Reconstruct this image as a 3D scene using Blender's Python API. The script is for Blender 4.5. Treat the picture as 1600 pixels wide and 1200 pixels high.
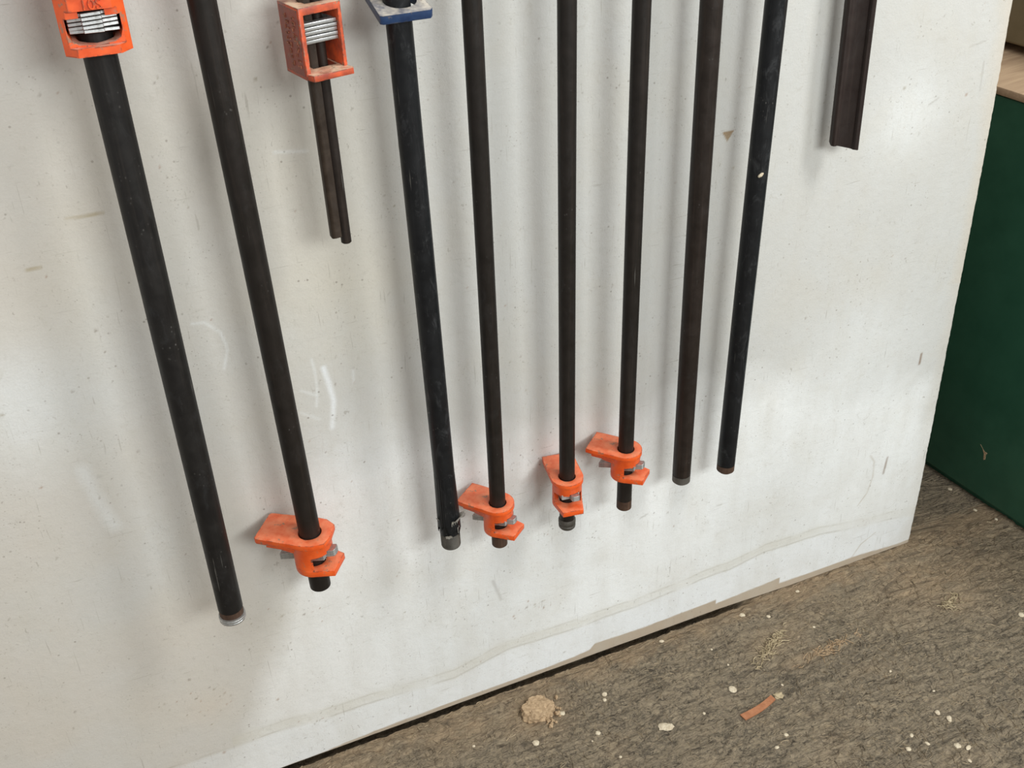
import bpy, bmesh, math, random
import numpy as np
from mathutils import Matrix, Vector, noise as mnoise

for o in list(bpy.data.objects):
    bpy.data.objects.remove(o)
scene = bpy.context.scene
COL = scene.collection
random.seed(7)
rng = np.random.default_rng(7)

# ------------------------------------------------------------------ camera
cam_data = bpy.data.cameras.new('camera')
cam_data.sensor_fit = 'HORIZONTAL'
cam_data.sensor_width = 36.0
cam_data.lens = 1700.0 / 1600.0 * 36.0
cam_data.clip_start = 0.02
cam = bpy.data.objects.new('camera', cam_data)
COL.objects.link(cam)
R = np.array([[0.9136761862660998, -0.24174631931815282, 0.3267331384270055],
              [-0.4056267419367404, -0.49143144669419453, 0.7706893533881441],
              [-0.025744375619153183, -0.8366922076224784, -0.5470679819070051]])
m = Matrix.Identity(4)
for i in range(3):
    m[i][0] = R[i, 0]; m[i][1] = -R[i, 1]; m[i][2] = -R[i, 2]
m.translation = Vector((0.0, -1.12, 1.377177))
cam.matrix_world = m
scene.camera = cam

# ------------------------------------------------------------------ world, lamps, exposure
world = bpy.data.worlds.new('world'); scene.world = world
world.use_nodes = True
world.node_tree.nodes['Background'].inputs['Color'].default_value = (1.0, 0.99, 0.97, 1)
world.node_tree.nodes['Background'].inputs['Strength'].default_value = 0.57


def area_lamp(name, loc, target, sx, sy, power, color):
    l = bpy.data.lights.new(name, 'AREA')
    l.shape = 'RECTANGLE'; l.size = sx; l.size_y = sy; l.energy = power; l.color = color
    o = bpy.data.objects.new(name, l); COL.objects.link(o)
    o.location = loc
    o.rotation_euler = (Vector(target) - Vector(loc)).to_track_quat('-Z', 'Y').to_euler()
    return o


area_lamp('shop_lamp', (1.05, -2.9, 2.1), (0.35, 0.0, 0.0), 1.5, 0.7, 62, (0.95, 1.0, 1.0))
area_lamp('ceiling_lamp', (2.2, -1.6, 3.2), (1.2, -0.5, 0.0), 0.5, 1.4, 58, (0.98, 1.0, 0.99))
scene.view_settings.view_transform = 'Standard'
scene.view_settings.look = 'None'
scene.view_settings.exposure = 0.20
scene.view_settings.gamma = 1.0
scene.view_settings.use_curve_mapping = False


# ------------------------------------------------------------------ helpers
def srgb(r, g, b):
    def f(c):
        c /= 255.0
        return c / 12.92 if c <= 0.04045 else ((c + 0.055) / 1.055) ** 2.4
    return (f(r), f(g), f(b), 1.0)


class NT:
    """small node-tree builder"""
    def __init__(self, name):
        self.mat = bpy.data.materials.new(name)
        self.mat.use_nodes = True
        self.t = self.mat.node_tree
        self.bsdf = self.t.nodes['Principled BSDF']
        self.out = self.t.nodes['Material Output']

    def n(self, typ, **kw):
        nd = self.t.nodes.new(typ)
        for k, v in kw.items():
            setattr(nd, k, v)
        return nd

    def set(self, sock, v):
        if hasattr(v, 'is_output'):
            self.t.links.new(v, sock)
        else:
            sock.default_value = v

    def coord(self, kind='Object', scale=(1, 1, 1)):
        c = self.n('ShaderNodeTexCoord')
        mp = self.n('ShaderNodeMapping')
        mp.inputs['Scale'].default_value = scale
        self.t.links.new(c.outputs[kind], mp.inputs['Vector'])
        return mp.outputs['Vector']

    def noise(self, vec, scale, detail=4, rough=0.55, dist=0.0):
        nd = self.n('ShaderNodeTexNoise')
        nd.inputs['Scale'].default_value = scale
        nd.inputs['Detail'].default_value = detail
        nd.inputs['Roughness'].default_value = rough
        nd.inputs['Distortion'].default_value = dist
        self.t.links.new(vec, nd.inputs['Vector'])
        return nd.outputs['Fac']

    def ramp(self, fac, a, b, lo=0.0, hi=1.0):
        nd = self.n('ShaderNodeMapRange')
        nd.inputs['From Min'].default_value = a
        nd.inputs['From Max'].default_value = b
        nd.inputs['To Min'].default_value = lo
        nd.inputs['To Max'].default_value = hi
        self.set(nd.inputs['Value'], fac)
        return nd.outputs['Result']

    def math(self, op, a, b=0.0):
        nd = self.n('ShaderNodeMath', operation=op)
        self.set(nd.inputs[0], a); self.set(nd.inputs[1], b)
        return nd.outputs[0]

    def mix(self, fac, a, b, blend='MIX'):
        nd = self.n('ShaderNodeMix', data_type='RGBA', blend_type=blend)
        self.set(nd.inputs['Factor'], fac)
        self.set(nd.inputs['A'], a); self.set(nd.inputs['B'], b)
        return nd.outputs['Result']

    def bump(self, h, strength, dist):
        nd = self.n('ShaderNodeBump')
        nd.inputs['Strength'].default_value = strength
        nd.inputs['Distance'].default_value = dist
        self.t.links.new(h, nd.inputs['Height'])
        return nd.outputs['Normal']

    def fin(self, color, rough=0.5, metal=0.0, normal=None, spec=0.5):
        b = self.bsdf
        self.set(b.inputs['Base Color'], color)
        self.set(b.inputs['Roughness'], rough)
        self.set(b.inputs['Metallic'], metal)
        b.inputs['Specular IOR Level'].default_value = spec
        if normal is not None:
            self.t.links.new(normal, b.inputs['Normal'])
        return self.mat


# ---- materials
def mat_wall():
    t = NT('white_board_paint')
    v = t.coord('Object')
    at = t.n('ShaderNodeAttribute', attribute_name='paint')
    base = at.outputs['Color']
    vs = t.coord('Object', (30, 30, 6))
    streak = t.noise(vs, 1.0, 4, 0.6)
    blot = t.noise(v, 9, 5, 0.6, 0.4)
    fine = t.noise(v, 420, 3, 0.6)
    speck = t.n('ShaderNodeTexVoronoi'); speck.inputs['Scale'].default_value = 70
    t.t.links.new(v, speck.inputs['Vector'])
    thin = t.noise(v, 11, 3, 0.6)
    sp = t.math('MULTIPLY', t.ramp(speck.outputs['Distance'], 0.12, 0.06), t.ramp(thin, 0.46, 0.60))
    speck2 = t.n('ShaderNodeTexVoronoi'); speck2.inputs['Scale'].default_value = 190
    t.t.links.new(v, speck2.inputs['Vector'])
    sp2 = t.math('MULTIPLY', t.ramp(speck2.outputs['Distance'], 0.20, 0.08), t.ramp(t.noise(v, 17, 3), 0.50, 0.64))
    c = t.mix(t.ramp(streak, 0.40, 0.75, 0, 0.22), base, (0.48, 0.45, 0.39, 1))
    c = t.mix(t.ramp(blot, 0.46, 0.75, 0, 0.30), c, (0.50, 0.46, 0.38, 1))
    scuff = t.noise(t.coord('Object', (60, 60, 60)), 1.0, 8, 0.75, 1.5)
    c = t.mix(t.ramp(scuff, 0.56, 0.76, 0, 0.42), c, (0.40, 0.37, 0.31, 1))
    c = t.mix(t.ramp(fine, 0.35, 0.7, 0.0, 0.16), c, (0.42, 0.40, 0.35, 1))
    c = t.mix(t.math('MULTIPLY', sp, 0.55), c, (0.16, 0.13, 0.10, 1))
    c = t.mix(t.math('MULTIPLY', sp2, 0.5), c, (0.22, 0.19, 0.15, 1))
    for sc_, lo_ in (((420, 420, 22), 0.66), ((24, 300, 380), 0.67), ((190, 190, 130), 0.66)):
        sn = t.noise(t.coord('Object', sc_), 1.0, 2, 0.5, 0.6)
        c = t.mix(t.math('MULTIPLY', t.ramp(sn, lo_, lo_ + .08, 0, 0.45), t.ramp(t.noise(v, 7 + sc_[0] * .01, 3), 0.42, 0.6)), c, (0.27, 0.245, 0.20, 1))
    h = t.math('ADD', t.math('MULTIPLY', fine, 0.35), t.math('MULTIPLY', t.noise(v, 75, 5, 0.6), 1.0))
    rough = t.ramp(blot, 0.3, 0.7, 0.50, 0.66)
    return t.fin(c, rough, 0, t.bump(h, 0.5, 0.0012), 0.45)


def mat_floor():
    t = NT('dusty_concrete')
    v = t.coord('Object')
    at = t.n('ShaderNodeAttribute', attribute_name='dust')
    n1 = t.noise(v, 14, 6, 0.65, 0.6)
    n2 = t.noise(v, 130, 6, 0.7, 1.2)
    n3 = t.noise(t.coord('Object', (28, 90, 40)), 1.0, 7, 0.72, 2.2)
    c = t.mix(t.ramp(n1, 0.35, 0.68), srgb(118, 108, 93), srgb(156, 141, 119))
    c = t.mix(t.ramp(n2, 0.46, 0.60, 0, 0.6), c, srgb(182, 164, 136))
    c = t.mix(t.ramp(n2, 0.46, 0.36, 0, 0.8), c, srgb(66, 58, 49))
    c = t.mix(t.ramp(n3, 0.54, 0.62, 0, 0.5), c, srgb(186, 168, 140))
    c = t.mix(t.ramp(n3, 0.44, 0.37, 0, 0.75), c, srgb(64, 56, 47))
    dust = t.mix(t.ramp(n2, 0.35, 0.7), srgb(158, 134, 107), srgb(190, 166, 134))
    c = t.mix(at.outputs['Fac'], c, dust)
    n4 = t.noise(t.coord('Object', (7, 26, 10)), 1.0, 6, 0.6, 3.0)
    c = t.mix(t.ramp(n4, 0.52, 0.64, 0, 0.5), c, srgb(150, 135, 113))
    c = t.mix(t.ramp(n4, 0.45, 0.37, 0, 0.5), c, srgb(92, 83, 71))
    h = t.math('ADD', n2, t.math('ADD', t.math('MULTIPLY', n3, 1.2), t.math('MULTIPLY', n4, 2.5)))
    return t.fin(c, 0.85, 0, t.bump(h, 1.0, 0.006), 0.25)


def mat_pipe(name, col, col2, rough=0.42, nick=0.5, smear=0.15):
    t = NT(name)
    oi = t.n('ShaderNodeObjectInfo')

    def coord(sc):
        tc = t.n('ShaderNodeTexCoord'); mp = t.n('ShaderNodeMapping'); ad = t.n('ShaderNodeVectorMath', operation='ADD')
        mu = t.math('MULTIPLY', oi.outputs['Random'], 37.0)
        mp.inputs['Scale'].default_value = sc
        t.t.links.new(tc.outputs['Object'], ad.inputs[0]); t.t.links.new(mu, ad.inputs[1])
        t.t.links.new(ad.outputs[0], mp.inputs['Vector'])
        return mp.outputs['Vector']
    v = coord((1, 1, 1))
    vs = coord((160, 160, 5))
    st = t.noise(vs, 1.0, 5, 0.65)
    bl = t.noise(v, 45, 5, 0.65, 0.5)
    c = t.mix(t.ramp(bl, 0.35, 0.7), col, col2)
    c = t.mix(t.ramp(st, 0.52, 0.75, 0, 0.5), c, (col2[0] * 2.2, col2[1] * 2.1, col2[2] * 2.0, 1))
    vn = coord((210, 210, 150))
    vo = t.n('ShaderNodeTexVoronoi'); vo.inputs['Scale'].default_value = 1.0
    t.t.links.new(vn, vo.inputs['Vector'])
    nk = t.math('MULTIPLY', t.ramp(vo.outputs['Distance'], 0.24, 0.06), t.ramp(t.noise(v, 34, 4), 0.60, 0.72))
    vl = coord((420, 420, 12))
    ln = t.math('MULTIPLY', t.ramp(t.noise(vl, 1.0, 2, 0.5), 0.70, 0.76), t.ramp(t.noise(v, 16, 3), 0.5, 0.62))
    sm = t.math('MULTIPLY', t.ramp(t.noise(coord((60, 60, 28)), 1.0, 6, 0.75, 1.0), 0.54, 0.74), smear)
    c = t.mix(sm, c, (0.075, 0.077, 0.080, 1))
    c = t.mix(t.math('MULTIPLY', nk, nick), c, (0.16, 0.15, 0.14, 1))
    c = t.mix(t.math('MULTIPLY', ln, nick), c, (0.20, 0.19, 0.17, 1))
    return t.fin(c, t.ramp(bl, 0.3, 0.7, rough - 0.06, rough + 0.12), 0.15, t.bump(st, 0.12, 0.001), 0.27)


def mat_paint(name, col, dark, dust_amt=0.5, chip=1.0, dustcol=(0.60, 0.44, 0.30, 1), metalchip=(0.055, 0.042, 0.034, 1), dlo=0.55):
    t = NT(name)
    v = t.coord('Object')
    geo = t.n('ShaderNodeNewGeometry')
    bev = t.n('ShaderNodeBevel'); bev.samples = 4; bev.inputs['Radius'].default_value = 0.0024
    dp = t.n('ShaderNodeVectorMath', operation='DOT_PRODUCT')
    t.t.links.new(bev.outputs['Normal'], dp.inputs[0]); t.t.links.new(geo.outputs['Normal'], dp.inputs[1])
    edge = t.ramp(dp.outputs['Value'], 0.99, 0.90)
    ns = t.noise(v, 150, 5, 0.65)
    nb = t.noise(v, 60, 4, 0.6)
    c = t.mix(t.ramp(nb, 0.35, 0.7), dark, col)
    # handled, sun-faded and dusty paint on the faces that look up
    sep = t.n('ShaderNodeSeparateXYZ'); t.t.links.new(geo.outputs['Normal'], sep.inputs[0])
    up = t.ramp(sep.outputs['Z'], dlo, 0.95)
    dustm = t.math('MULTIPLY', up, t.ramp(nb, 0.30, 0.62, 0.15 * dust_amt, dust_amt))
    c = t.mix(dustm, c, dustcol)
    em = t.math('MULTIPLY', edge, t.ramp(t.noise(v, 110, 5, 0.7), 0.49, 0.55))
    c = t.mix(t.math('MULTIPLY', em, 0.9 * chip), c, metalchip)
    pm = t.ramp(t.noise(v, 70, 5, 0.72), 0.595, 0.645)
    c = t.mix(t.math('MULTIPLY', pm, 0.75 * chip), c, (0.23, 0.18, 0.12, 1))
    return t.fin(c, t.ramp(nb, 0.3, 0.7, 0.34, 0.52), 0, t.bump(ns, 0.2, 0.0008), 0.5)


def mat_steel(name, col=(0.55, 0.55, 0.54, 1), rough=0.35, metal=0.85):
    t = NT(name)
    v = t.coord('Object')
    nb = t.noise(v, 260, 4, 0.6)
    c = t.mix(t.ramp(nb, 0.45, 0.7, 0, 0.6), col, (col[0] * .35, col[1] * .33, col[2] * .3, 1))
    return t.fin(c, t.ramp(nb, 0.3, 0.7, rough - .08, rough + .15), metal, t.bump(nb, 0.15, 0.0005), 0.5)


def mat_plain(name, col, col2, scale=60, rough=0.8, bump=0.3, bd=0.002, spec=0.3):
    t = NT(name)
    v = t.coord('Object')
    nb = t.noise(v, scale, 5, 0.65)
    return t.fin(t.mix(t.ramp(nb, 0.35, 0.68), col, col2), rough, 0, t.bump(nb, bump, bd), spec)


M = {}
M['wall'] = mat_wall()
M['floor'] = mat_floor()
M['black'] = mat_pipe('black_steel', (0.0092, 0.0083, 0.0081, 1), (0.0150, 0.0133, 0.0121, 1), 0.46, 0.6, 0.2)
M['darkbrown'] = mat_pipe('dark_brown_steel', (0.0115, 0.0092, 0.0075, 1), (0.0173, 0.0133, 0.0110, 1), 0.45, 0.4, 0.12)
M['umber'] = mat_pipe('umber_steel', (0.0150, 0.0104, 0.0081, 1), (0.0242, 0.0173, 0.0138, 1), 0.45, 0.6, 0.12)
M['blueblack'] = mat_pipe('blue_black_lacquer', (0.0063, 0.0069, 0.0081, 1), (0.0104, 0.0110, 0.0121, 1), 0.40, 0.7, 0.5)
M['rustbar'] = mat_pipe('rusty_bar_steel', (0.0248, 0.0166, 0.0116, 1), (0.0497, 0.0356, 0.0256, 1), 0.5, 0.4, 0.12)
M['maroon'] = mat_pipe('maroon_channel_steel', (0.0196, 0.0121, 0.0104, 1), (0.0277, 0.0196, 0.0167, 1), 0.5, 0.45, 0.12)
M['rustband'] = mat_pipe('rust_band', (0.050, 0.028, 0.018, 1), (0.085, 0.050, 0.034, 1), 0.6, 0.2)
M['bareend'] = mat_pipe('bare_thread_steel', (0.050, 0.045, 0.038, 1), (0.105, 0.096, 0.082, 1), 0.5, 0.6)
M['orange'] = mat_paint('orange_enamel', srgb(232, 98, 36), srgb(216, 80, 26), 0.42, 1.0, (0.74, 0.36, 0.22, 1))
M['orange_mid'] = mat_paint('orange_enamel_light_dust', srgb(230, 94, 38), srgb(210, 78, 30), 0.8, 1.0, (0.70, 0.46, 0.36, 1), dlo=0.30)
M['orange_dusty'] = mat_paint('orange_enamel_sawdust', srgb(214, 90, 46), srgb(146, 66, 48), 0.95, 1.4, (0.66, 0.49, 0.34, 1), dlo=0.35)
M['shaded_red'] = mat_paint('shaded_red_brown_enamel', srgb(158, 76, 58), srgb(120, 58, 46), 0.5, 1.3, (0.5, 0.36, 0.27, 1))  # worn paint with the side's shade mixed into its colour
M['worn_letter'] = mat_plain('rubbed_letters', srgb(186, 120, 92), srgb(96, 56, 44), 260, .6)
M['blue'] = mat_paint('blue_enamel_sawdust', srgb(38, 66, 106), srgb(28, 48, 82), 1.0, 0.9, (0.58, 0.52, 0.44, 1), (0.06, 0.06, 0.06, 1), dlo=0.75)
M['steel'] = mat_steel('zinc_plate', (0.50, 0.505, 0.50, 1), 0.36)
M['steel_mid'] = mat_steel('grey_plate', (0.50, 0.50, 0.49, 1), 0.40, 0.75)
M['steel_dull'] = mat_steel('dull_plate', (0.32, 0.30, 0.27, 1), 0.45, 0.7)
M['green'] = mat_plain('green_enamel', srgb(32, 76, 57), srgb(42, 86, 66), 12, 0.42, 0.05, 0.001, 0.5)
M['olive'] = mat_plain('olive_enamel', srgb(112, 102, 78), srgb(124, 112, 88), 14, 0.6, 0.05, 0.001, 0.3)
M['pale'] = mat_plain('pale_crumb', srgb(208, 196, 172), srgb(170, 154, 130), 300, 0.9, 0.4, 0.001)
M['redwood'] = mat_plain('red_wood', srgb(146, 94, 64), srgb(170, 116, 82), 120, 0.7, 0.3, 0.001)
M['sawdust'] = mat_plain('sawdust', srgb(146, 122, 94), srgb(188, 162, 130), 160, 0.95, 0.6, 0.003)
M['fluff'] = mat_plain('pale_fibre', srgb(186, 170, 138), srgb(146, 130, 104), 160, 0.95, 0.3, 0.001)
M['fibre'] = mat_plain('floor_fibre', srgb(80, 71, 60), srgb(172, 154, 126), 60, 0.95, 0.2, 0.001)
M['film'] = mat_plain('torn_film', srgb(222, 218, 208), srgb(150, 144, 136), 200, 0.3, 0.2, 0.001, 0.6)


def mat_wood():
    t = NT('worktop_wood')
    v = t.coord('Object', (5, 60, 60))
    g = t.noise(v, 1.0, 6, 0.6, 0.8)
    c = t.mix(t.ramp(g, 0.35, 0.7), srgb(160, 134, 108), srgb(188, 162, 132))
    return t.fin(c, 0.7, 0, t.bump(g, 0.2, 0.001), 0.3)


M['wood'] = mat_wood()


# ---- object helpers
def tag(o, label=None, cat=None, group=None, kind=None):
    if label: o['label'] = label
    if cat: o['category'] = cat
    if group: o['group'] = group
    if kind: o['kind'] = kind
    return o


def link(name, me, mat, parent=None, smooth=True, angle=40):
    o = bpy.data.objects.new(name, me); COL.objects.link(o)
    me.name = name
    me.materials.clear(); me.materials.append(mat)
    if smooth:
        me.shade_smooth()
        me.set_sharp_from_angle(angle=math.radians(angle))
    if parent is not None:
        o.parent = parent
    return o


def bm_mesh(bm):
    me = bpy.data.meshes.new('m')
    bmesh.ops.recalc_face_normals(bm, faces=bm.faces[:])
    bm.to_mesh(me); bm.free()
    return me


def prism(poly, z0, z1, shift=(0, 0)):
    """closed prism from a 2-D outline; shift offsets the lower outline"""
    bm = bmesh.new()
    lo = [bm.verts.new((p[0] + shift[0], p[1] + shift[1], z0)) for p in poly]
    hi = [bm.verts.new((p[0], p[1], z1)) for p in poly]
    n = len(poly)
    bm.faces.new(lo[::-1]); bm.faces.new(hi)
    for i in range(n):
        bm.faces.new((lo[i], lo[(i + 1) % n], hi[(i + 1) % n], hi[i]))
    return bm_mesh(bm)


def box(x0, x1, y0, y1, z0, z1):
    return prism([(x0, y0), (x1, y0), (x1, y1), (x0, y1)], z0, z1)


def cyl(r, z0, z1, seg=40, cx=0, cy=0):
    return prism([(cx + r * math.cos(2 * math.pi * i / seg), cy + r * math.sin(2 * math.pi * i / seg)) for i in range(seg)], z0, z1)


def hull(pts):
    pts = sorted(set((round(p[0], 6), round(p[1], 6)) for p in pts))
    def half(ps):
        h = []
        for p in ps:
            while len(h) > 1 and (h[-1][0] - h[-2][0]) * (p[1] - h[-2][1]) - (h[-1][1] - h[-2][1]) * (p[0] - h[-2][0]) <= 0:
                h.pop()
            h.append(p)
        return h
    a = half(pts); b = half(pts[::-1])
    return a[:-1] + b[:-1]


def circ(r, n=36, cx=0, cy=0):
    return [(cx + r * math.cos(2 * math.pi * i / n), cy + r * math.sin(2 * math.pi * i / n)) for i in range(n)]


def csg(base, ops, bevel=0.0008, segs=2):
    """base mesh, then (op, mesh) booleans, then a small bevel; returns a mesh"""
    tmp = []
    o = bpy.data.objects.new('tmp', base); COL.objects.link(o); tmp.append(o)
    for op, me in ops:
        c = bpy.data.objects.new('tmp', me); COL.objects.link(c); tmp.append(c)
        md = o.modifiers.new('b', 'BOOLEAN'); md.operation = op; md.object = c; md.solver = 'EXACT'
    if bevel:
        bv = o.modifiers.new('v', 'BEVEL'); bv.width = bevel; bv.segments = segs
        bv.limit_method = 'ANGLE'; bv.angle_limit = math.radians(38)
    dg = bpy.context.evaluated_depsgraph_get(); dg.update()
    me = bpy.data.meshes.new_from_object(o.evaluated_get(dg))
    for t in tmp:
        d = t.data; bpy.data.objects.remove(t); bpy.data.meshes.remove(d)
    return me


def revolve(profile, seg=40):
    """profile: list of (r, z), closed loop if first == last"""
    vs, fs = [], []
    for r, z in profile:
        for i in range(seg):
            a = 2 * math.pi * i / seg
            vs.append((r * math.cos(a), r * math.sin(a), z))
    for k in range(len(profile) - 1):
        for i in range(seg):
            j = (i + 1) % seg
            fs.append((k * seg + i, k * seg + j, (k + 1) * seg + j, (k + 1) * seg + i))
    me = bpy.data.meshes.new('m'); me.from_pydata(vs, [], fs)
    bm = bmesh.new(); bm.from_mesh(me); bmesh.ops.remove_doubles(bm, verts=bm.verts[:], dist=1e-7)
    bmesh.ops.recalc_face_normals(bm, faces=bm.faces[:]); bm.to_mesh(me); bm.free()
    return me


def thing(name, label, cat, bottom, top, group=None):
    """Empty at the lower end of a hanging bar, local z running up the bar"""
    b, t = Vector(bottom), Vector(top)
    z = (t - b).normalized()
    x = Vector((1, 0, 0)); y = z.cross(x).normalized(); x = y.cross(z)
    e = bpy.data.objects.new(name, None); COL.objects.link(e)
    e.empty_display_size = 0.05
    mm = Matrix.Identity(4)
    for i in range(3):
        mm[i][0] = x[i]; mm[i][1] = y[i]; mm[i][2] = z[i]
    mm.translation = b
    e.matrix_world = mm
    tag(e, label, cat, group)
    return e, (t - b).length


def at(o, z=0.0, yaw=0.0, x=0.0, y=0.0, tilt=0.0):
    o.matrix_local = Matrix.Translation((x, y, z)) @ Matrix.Rotation(math.radians(yaw), 4, 'Z') @ Matrix.Rotation(math.radians(tilt), 4, 'Y')
    return o


def tube(r, z0, z1, wall=0.003, ch=0.0012, seg=44):
    ri = r - wall
    return revolve([(ri, z0), (r - ch, z0), (r, z0 + ch), (r, z1), (ri, z1), (ri, z0)], seg)


def thread(r, z0, z1, pitch=0.0018, depth=0.0006, wall=0.003, seg=44):
    prof = [(r - wall, z0), (r - depth, z0)]
    z = z0 + 0.0008
    while z + pitch < z1:
        prof += [(r - depth, z), (r, z + pitch * .5)]
        z += pitch
    prof += [(r - depth, z1), (r - wall, z1), (r - wall, z0)]
    return revolve(prof, seg)


# ---- numpy value noise
def vnoise(x, y, seed=0):
    g = np.random.default_rng(seed).random((256, 256))
    xi = np.floor(x).astype(int); yi = np.floor(y).astype(int)
    fx = x - xi; fy = y - yi
    fx = fx * fx * (3 - 2 * fx); fy = fy * fy * (3 - 2 * fy)
    a = g[xi % 256, yi % 256]; b = g[(xi + 1) % 256, yi % 256]
    c = g[xi % 256, (yi + 1) % 256]; d = g[(xi + 1) % 256, (yi + 1) % 256]
    return (a * (1 - fx) + b * fx) * (1 - fy) + (c * (1 - fx) + d * fx) * fy


def fbm(x, y, seed=0, oct=4):
    s = 0; amp = 0.5; tot = 0
    for k in range(oct):
        s = s + amp * vnoise(x * 2 ** k, y * 2 ** k, seed + k); tot += amp; amp *= .5
    return s / tot


def grid_mesh(xs, ys):
    nx, ny = len(xs), len(ys)
    idx = np.arange(nx * ny).reshape(ny, nx)
    f = np.stack([idx[:-1, :-1], idx[:-1, 1:], idx[1:, 1:], idx[1:, :-1]], -1).reshape(-1, 4)
    return f


def build_np(co, faces):
    me = bpy.data.meshes.new('m')
    me.vertices.add(len(co)); me.vertices.foreach_set('co', co.astype(np.float32).ravel())
    me.loops.add(faces.size); me.loops.foreach_set('vertex_index', faces.astype(np.int32).ravel())
    me.polygons.add(len(faces))
    me.polygons.foreach_set('loop_start', np.arange(0, faces.size, 4, dtype=np.int32))
    me.update(calc_edges=True)
    return me


def seg_dist(px, pz, pts):
    d = np.full(px.shape, 9.0)
    for (ax, az), (bx, bz) in zip(pts[:-1], pts[1:]):
        vx, vz = bx - ax, bz - az
        t = np.clip(((px - ax) * vx + (pz - az) * vz) / (vx * vx + vz * vz), 0, 1)
        d = np.minimum(d, np.hypot(px - ax - t * vx, pz - az - t * vz))
    return d


# ------------------------------------------------------------------ white board wall
def build_wall():
    xl = -1.6
    us = np.concatenate([np.linspace(xl, -0.34, 24, endpoint=False), np.linspace(-0.34, 1.272, 806)])
    zs = np.concatenate([np.linspace(0.0, 1.24, 590), np.linspace(1.26, 2.1, 12)])
    U, Z = np.meshgrid(us, zs)
    # the free right edge leans a little and is chipped
    lean = np.interp(Z, [0.0, 0.13, 0.70, 0.84, 0.99, 2.1], [1.2715, 1.2705, 1.249, 1.2425, 1.234, 1.19])
    chip = 0.0035 * np.clip(fbm(Z * 45, Z * 0 + 3.3, 11, 4) - 0.55, 0, 1) * 2 * (0.4 + (Z > 0.55))
    chip += 0.0012 * (fbm(Z * 160, Z * 0 + 8.1, 12, 2) - .5)
    edge = lean - chip
    s = np.clip((U + 0.34) / (1.272 + 0.34), 0, 1) ** 6
    X = U + s * (edge - 1.272)
    # bottom edge hovers a few millimetres off the floor
    lift = np.interp(X, [-1.6, 0.85, 1.0, 1.3], [0.006, 0.006, 0.001, 0.0])
    Zb = Z + lift * np.clip(1 - Z / 0.06, 0, 1)
    # slow waviness of the sheet and paint build-up
    Y = -0.0016 * (fbm(X * 3, Z * 3, 21, 3) - .5) - 0.0006 * (fbm(X * 40, Z * 25, 22, 3) - .5)
    # rounded chipped arris at the free edge
    de = edge - X
    Y = Y + 0.004 * np.clip(1 - de / 0.005, 0, 1) ** 2
    # ------ paint colours: stains, scuffs and scratches that belong to the paint
    n1 = fbm(X * 7 + 3, Z * 7, 31, 5); n2 = fbm(X * 22, Z * 22, 32, 4); n3 = fbm(X * 90, Z * 60, 33, 3)
    col = np.empty(X.shape + (3,)); col[:] = (0.535, 0.53, 0.505)

    def mixc(mask, c):
        mk = np.clip(mask, 0, 1)[..., None]
        col[:] = col * (1 - mk) + np.array(c) * mk
    blobs = [(0.237, 0.759, 0.094, 0.8), (0.002, 0.856, 0.065, 0.5), (0.31, 0.74, 0.05, 0.5), (-0.174, 0.224, 0.108, 0.6), (0.012, 0.367, 0.094, 0.5), (1.106, 0.175, 0.043, 0.6), (0.24, 0.687, 0.043, 0.5), (0.004, 0.179, 0.036, 0.7), (1.021, 0.363, 0.043, 0.2), (0.789, 0.101, 0.043, 0.4), (0.114, 1.088, 0.144, 0.25), (0.24, 0.926, 0.086, 0.3), (0.592, 0.449, 0.036, 0.35), (0.496, 0.167, 0.022, 0.5), (0.142, 0.074, 0.018, 0.6), (0.062, 0.511, 0.05, 0.35)]
    for bx, bz, r, a in blobs:
        g = np.exp(-(((X - bx) ** 2 + (Z - bz) ** 2) / (r * r)))
        warm = (0.60, 0.545, 0.42) if bz > 0.45 else (0.58, 0.505, 0.41)
        mixc(g * a * np.clip(0.25 + 1.5 * (n1 - .3), 0, 1), warm)
    # lower part brushed over with a fresher white, its upper limit ragged
    lim = np.interp(X, [-.4, 0.0, .12, .19, .26, .34, .6, .9, 1.3], [.0, .05, .30, .56, .575, .60, .48, .50, .36]) + 0.10 * (n1 - .5) + 0.03 * (n2 - .5)
    mixc(np.clip((lim - Z) / 0.09, 0, 1) * np.clip(.65 + .5 * n1, 0, 1), (0.81, 0.82, 0.81))  # white raised to also stand in for stronger light low on the wall
    # general grime on the left, then paler patches
    mixc(np.clip(0.55 - X * 1.1, 0, 1) * 0.78 * np.clip(n1 * 1.6 - .05, 0, 1), (0.535, 0.465, 0.385))
    for bx, bz, r in [(0.398, 0.134, 0.15), (0.257, 0.546, 0.06), (-0.11, 0.718, 0.08), (1.08, 0.456, 0.12), (0.94, 0.2, 0.16), (1.083, 0.851, 0.06), (0.5, 0.3, 0.12)]:
        g = np.exp(-(((X - bx) ** 2 + (Z - bz) ** 2) / (r * r)))
        mixc(g * 0.85 * np.clip(0.4 + n1, 0, 1), (0.68, 0.69, 0.68))
    # brushed-on clean strip along the foot with a grimy rim above it
    zl = np.interp(X, [-.3, .1, .166, .26, .363, .454, .551, .692, .81, .867, .934, 1.05, 1.15, 1.27],
                   [.09, .086, .078, .075, .066, .088, .081, .083, .091, .092, .104, .10, .085, .07]) + 0.006 * (n2 - .5)
    rim = np.exp(-((Z - zl - 0.010) / 0.012) ** 2)
    line2 = np.exp(-((Z - zl - 0.017 - .008 * (n1 - .5)) / 0.0013) ** 2)
    mixc(line2 * np.clip((n2 - .35) * 2.2, 0, 0.4) * (X > 0.02), (0.36, 0.33, 0.26))
    mixc(rim * np.clip(.1 + (n1 - .35) * 1.2, 0, 0.34) * (X > 0.02), (0.52, 0.485, 0.38))
    line = np.exp(-((Z - zl) / 0.0016) ** 2)
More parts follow.
